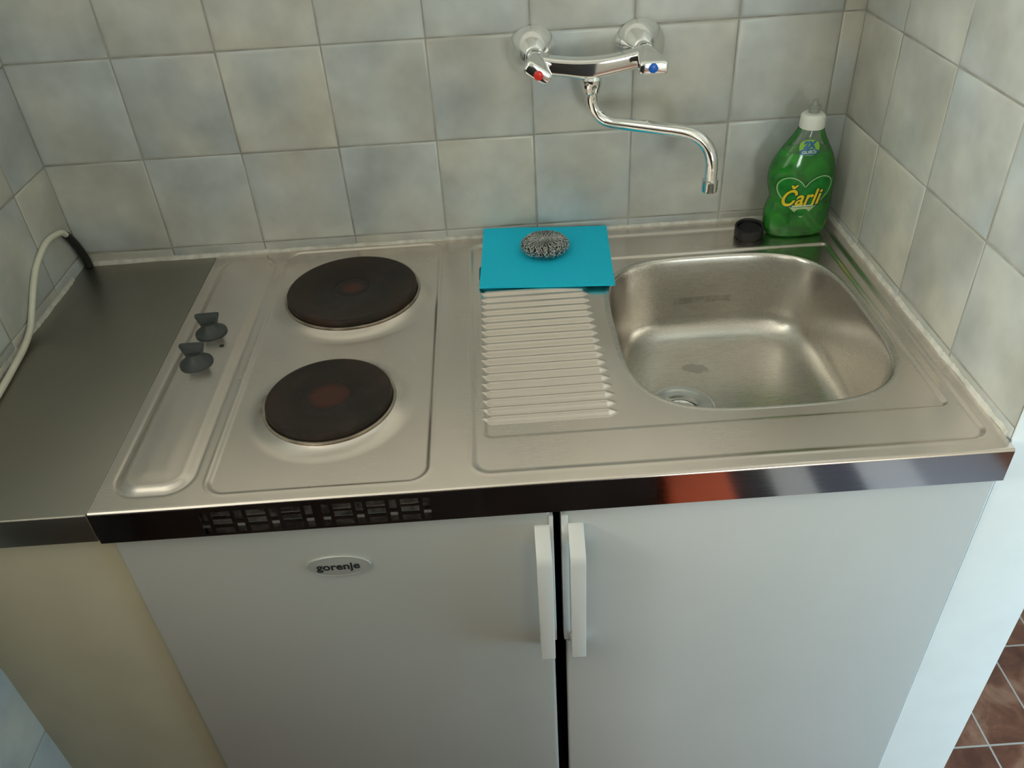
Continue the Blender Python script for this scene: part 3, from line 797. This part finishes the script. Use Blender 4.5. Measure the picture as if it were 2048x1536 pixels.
for i in range(nu):
    for j in range(nv):
        F.append((ix(1, i, j), ix(1, i+1, j), ix(1, i+1, j+1), ix(1, i, j+1))); F.append((ix(0, i, j), ix(0, i, j+1), ix(0, i+1, j+1), ix(0, i+1, j)))
for i in range(nu): F += [(ix(0, i, 0), ix(0, i+1, 0), ix(1, i+1, 0), ix(1, i, 0)), (ix(0, i+1, nv), ix(0, i, nv), ix(1, i, nv), ix(1, i+1, nv))]
for j in range(nv): F += [(ix(0, 0, j+1), ix(0, 0, j), ix(1, 0, j), ix(1, 0, j+1)), (ix(0, nu, j), ix(0, nu, j+1), ix(1, nu, j+1), ix(1, nu, j))]
bm = fix(V, F); cl = bm_obj('sponge_cloth', bm, cloth_mat(), None, angle=40)
tag(cl, 'flat bright blue sponge cloth lying on the back of the drainer', 'cloth')

scx, scy = .6105, -.0800
scz = cloth_pt((scx-.51)/.205, (scy+.178)/.172).z
sr = empty('wire_scourer', (scx, scy, scz), 'round grey steel wire scourer on top of the blue cloth', 'scourer')
def torus_pt(a, b, R=.0212, rw=.0172, rh=.0118, q=1.0):
    r = R+rw*q*cos(b); z = rh*q*sin(b)
    return Vector((scx+r*1.0*cos(a), scy+r*.96*sin(a), scz+.0122+z))
bm = bmesh.new()
add_loft(bm, [[tuple(torus_pt(2*PI*i/48, 2*PI*j/20, q=.86)) for j in range(20)] for i in range(48)]+[[tuple(torus_pt(0.0001, 2*PI*j/20, q=.86)) for j in range(20)]], (False, False))
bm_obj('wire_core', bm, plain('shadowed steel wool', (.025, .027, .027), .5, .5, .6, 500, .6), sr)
V, F = [], []
rr_ = random.Random(5)
for strand in range(9):
    turns = 17+strand; steps = turns*46; ph = rr_.uniform(0, 6.28); d = 1 if strand % 2 == 0 else -1
    pts = []
    for i in range(steps+1):
        t = i/steps; a = 2*PI*t*1.0+ph; b = d*2*PI*turns*t+.5*sin(a*5+strand)
        w = i*1.35+strand*2.1; q = .95+.075*sin(w)
        p = torus_pt(a+.060*cos(w)+.02*sin(3*b), b+.12*sin(w*.5), q=q); pts.append(p)
    w0 = .00062
    base = len(V)
    for i, p in enumerate(pts):
        T0 = (pts[min(i+1, steps)]-pts[max(i-1, 0)]).normalized()
        cdir = (p-torus_pt(2*PI*i/steps+ph, 0, rw=0)).normalized(); s1 = T0.cross(cdir).normalized(); s2 = T0.cross(s1)
        for k in range(3):
            an = 2*PI*k/3; V.append(tuple(p+s1*cos(an)*w0+s2*sin(an)*w0*.45))
    for i in range(steps):
        for k in range(3): F.append((base+i*3+k, base+i*3+(k+1) % 3, base+(i+1)*3+(k+1) % 3, base+(i+1)*3+k))
mesh_obj('wire_coils', V, F, plain('bright steel ribbon wire', (.62, .64, .63), .2, 1, .1), sr, smooth=True)
settle(sr)

# ------------------------------------------------------------------ ivory cable coming out of the corner
cbp = [(-.1455, -.0290, .0670), (-.1462, -.0400, .0770), (-.1472, -.0560, .0815), (-.1478, -.0800, .0845), (-.1480, -.1030, .0815), (-.1480, -.1360, .0705), (-.1478, -.1640, .0530), (-.1475, -.1930, .0290), (-.1462, -.2190, .0115), (-.1420, -.2560, .0046), (-.1370, -.3020, .0030), (-.1310, -.3560, .0028), (-.1270, -.42, .0028), (-.1280, -.455, .0028), (-.1300, -.480, .0060)]
ce = empty('power_cable', (-.1455, -.03, 0), 'ivory power cable rising from the back left corner and trailing along the left wall', 'cable')
tube('cable_sheath', catmull(cbp, 8), .0046, M['cable'], ce, 14)
tube('black_sleeve', catmull([(-.1418, -.0078, -.0006), (-.1420, -.0090, .012), (-.1432, -.0140, .034), (-.1448, -.0230, .056), (-.1456, -.0305, .0685)], 6), lambda t: .0066-.0006*t, M['sleeve'], ce, 14)
bm = bmesh.new(); add_loft(bm, [[(-.1300+x, y, .0060+z) for x, z in (se(2*PI*(j+.5)/24, a, b, 3) for j in range(24))] for y, a, b in ((-.478, .006, .005), (-.482, .009, .0068), (-.500, .012, .0078), (-.530, .0125, .0078), (-.534, .011, .0066))])
pg = bm_obj('plug', bm, M['cable'], ce, angle=50)
for k in (-1, 1): tube('plug_pin', [(-.1300+k*.006, -.533, .0060), (-.1300+k*.006, -.553, .0060)], .0022, M['chrome_soft'], pg, 12)
settle(ce)

# ------------------------------------------------------------------ unseen furniture added to shade the doors and colour the fascia reflections
sb = empty('added_sideboard', (.2, -1.66, -H), 'dark wooden cabinet added out of view to shade the doors and darken the fascia reflection', 'added_sideboard')  # added to block low daylight and put dark into the fascia reflection
DW = plain('dark stained wood', (.035, .026, .020), .45, 0, .3, 8)
box('body', -.38, .885, -1.86, -1.39, -H, .08, DW, sb, .004)
box('top', -.40, .905, -1.88, -1.37, .08, .105, DW, sb, .004)
for k in range(3):
    x = -.37+.418*k
    d_ = box('door', x, x+.412, -1.39, -1.372, -H+.02, .07, DW, sb, .003)
    box('door_knob', x+.05, x+.07, -1.372, -1.352, -.35, -.33, M['chrome_soft'], d_, .004)
settle(sb)
dc_ = empty('light_blocker_chest', (-.78, -1.16, -H), 'dark wooden chest of drawers added out of view left of the niche to keep window light off the doors', 'chest')  # unseen blocker, added to keep the left window off the doors
box('body', -1.15, -.42, -1.52, -.80, -H, .27, DW, dc_, .004)
box('top', -1.17, -.40, -1.54, -.78, .27, .295, DW, dc_, .004)
for k in range(4):
    d_ = box('drawer', -.42, -.402, -1.51, -.81, -H+.06+k*.275, -H+.325+k*.275, DW, dc_, .003)
    box('drawer_knob', -.402, -.38, -1.17, -1.15, -H+.19+k*.275, -H+.21+k*.275, M['chrome_soft'], d_, .004)
settle(dc_)
fc = box('added_red_cushion', .905, 1.07, -1.72, -1.30, -H+.0005, -H+.09, plain('orange red cotton', (.62, .10, .035), .85, 0, .1, 30, .2), None, .02, 4); tag(fc, 'orange-red floor cushion added out of view to redden the fascia reflection', 'cushion')  # added to put a red patch into the fascia reflection
def mat_mat():
    t = NT('striped cotton rug'); co = t.coord(); sp = t.n('ShaderNodeSeparateXYZ'); t.l(co, sp.inputs[0])
    f = t.rng(sp.outputs[0], 1.08, 1.80)
    r = t.n('ShaderNodeValToRGB'); r.color_ramp.interpolation = 'CONSTANT'; e = r.color_ramp.elements
    stops = [(0, (.03, .03, .035)), (.167, (.55, .54, .55)), (.3125, (.10, .10, .13)), (.486, (.62, .60, .64)), (.69, (.34, .33, .38))]
    while len(e) < len(stops): e.new(.5)
    for x, (p, c) in zip(e, stops): x.position = p; x.color = (*c, 1)
    t.l(f, r.inputs[0]); t.set(Base_Color=r.outputs[0], Roughness=.95, Normal=t.bump(t.noise(co, 200, 2, mapping=(1, .1, 1)), .4, .002)); return t.m
rg = box('added_striped_rug', 1.085, 1.80, -2.0, -1.05, -H+.0005, -H+.008, mat_mat(), None, .003); tag(rg, 'pale and dark striped rug added out of view to stripe the fascia reflection', 'rug')  # added so its stripes show as light and dark bands in the fascia

# ------------------------------------------------------------------ lift everything so the floor is at z = 0
for o in list(C.objects):
    if o.parent is None: o.location.z += H

# ------------------------------------------------------------------ camera
CAM = (.53819, -1.25031, .62591); a, b, c, f = .64283, .0051, .06654, 1648.58
ca, sa, cb_, sb, cc, sc_ = cos(a), sin(a), cos(b), sin(b), cos(c), sin(c)
fw = Vector((sb*ca, cb_*ca, -sa)); rt = Vector((cb_, -sb, 0)); dn = fw.cross(rt)
r2 = rt*cc+dn*sc_; d2 = -rt*sc_+dn*cc
cam = bpy.data.cameras.new('camera'); co = bpy.data.objects.new('camera', cam); C.objects.link(co)
mt = Matrix((( r2.x, -d2.x, -fw.x, CAM[0]), (r2.y, -d2.y, -fw.y, CAM[1]), (r2.z, -d2.z, -fw.z, CAM[2]+H), (0, 0, 0, 1)))
co.matrix_world = mt
cam.sensor_fit = 'HORIZONTAL'; cam.sensor_width = 36; cam.lens = 36*f/2048; cam.clip_start = .02
bpy.context.scene.camera = co

# ------------------------------------------------------------------ light: daylight through the windows, the low right one added
def area(name, loc, target, sx, sy, power, col):
    l = bpy.data.lights.new(name, 'AREA'); l.shape = 'RECTANGLE'; l.size = sx; l.size_y = sy; l.energy = power; l.color = col
    o = bpy.data.objects.new(name, l); C.objects.link(o); o.location = loc
    o.rotation_euler = (Vector(target)-Vector(loc)).to_track_quat('-Z', 'Y').to_euler(); return o
area('window_daylight', (-2.29, (WA[0]+WA[1])/2, (WA[2]+WA[3])/2+H), (0, (WA[0]+WA[1])/2, (WA[2]+WA[3])/2+H), WA[1]-WA[0]-.12, WA[3]-WA[2]-.12, 103, (.96, 1.0, .90))
area('front_window_daylight', ((WC[0]+WC[1])/2, -3.50, (WC[2]+WC[3])/2+H), ((WC[0]+WC[1])/2, 0, (WC[2]+WC[3])/2+H), WC[1]-WC[0]-.12, WC[3]-WC[2]-.12, 7, (1.0, .97, .84))
area('balcony_daylight', ((WB[0]+WB[1])/2, -3.50, (WB[2]+WB[3])/2+H), ((WB[0]+WB[1])/2, 0, (WB[2]+WB[3])/2+H), WB[1]-WB[0]-.1, WB[3]-WB[2]-.1, 18, (.90, .98, .93))
area('added_low_daylight', (1.94, (WD[0]+WD[1])/2, (WD[2]+WD[3])/2+H), (0, (WD[0]+WD[1])/2, (WD[2]+WD[3])/2+H), WD[1]-WD[0]-.1, WD[3]-WD[2]-.1, 8, (.44, .79, 1.0))  # added bluish light for the wall end and lower right door
w = bpy.data.worlds.new('sky'); bpy.context.scene.world = w; w.use_nodes = True
bg = w.node_tree.nodes['Background']; bg.inputs[0].default_value = (.75, .87, 1, 1); bg.inputs[1].default_value = 0.25
vs_ = bpy.context.scene.view_settings
vs_.view_transform = 'Standard'; vs_.look = 'None'; vs_.exposure = 0.0; vs_.gamma = 1.0
bpy.context.scene.cycles.max_bounces = 8
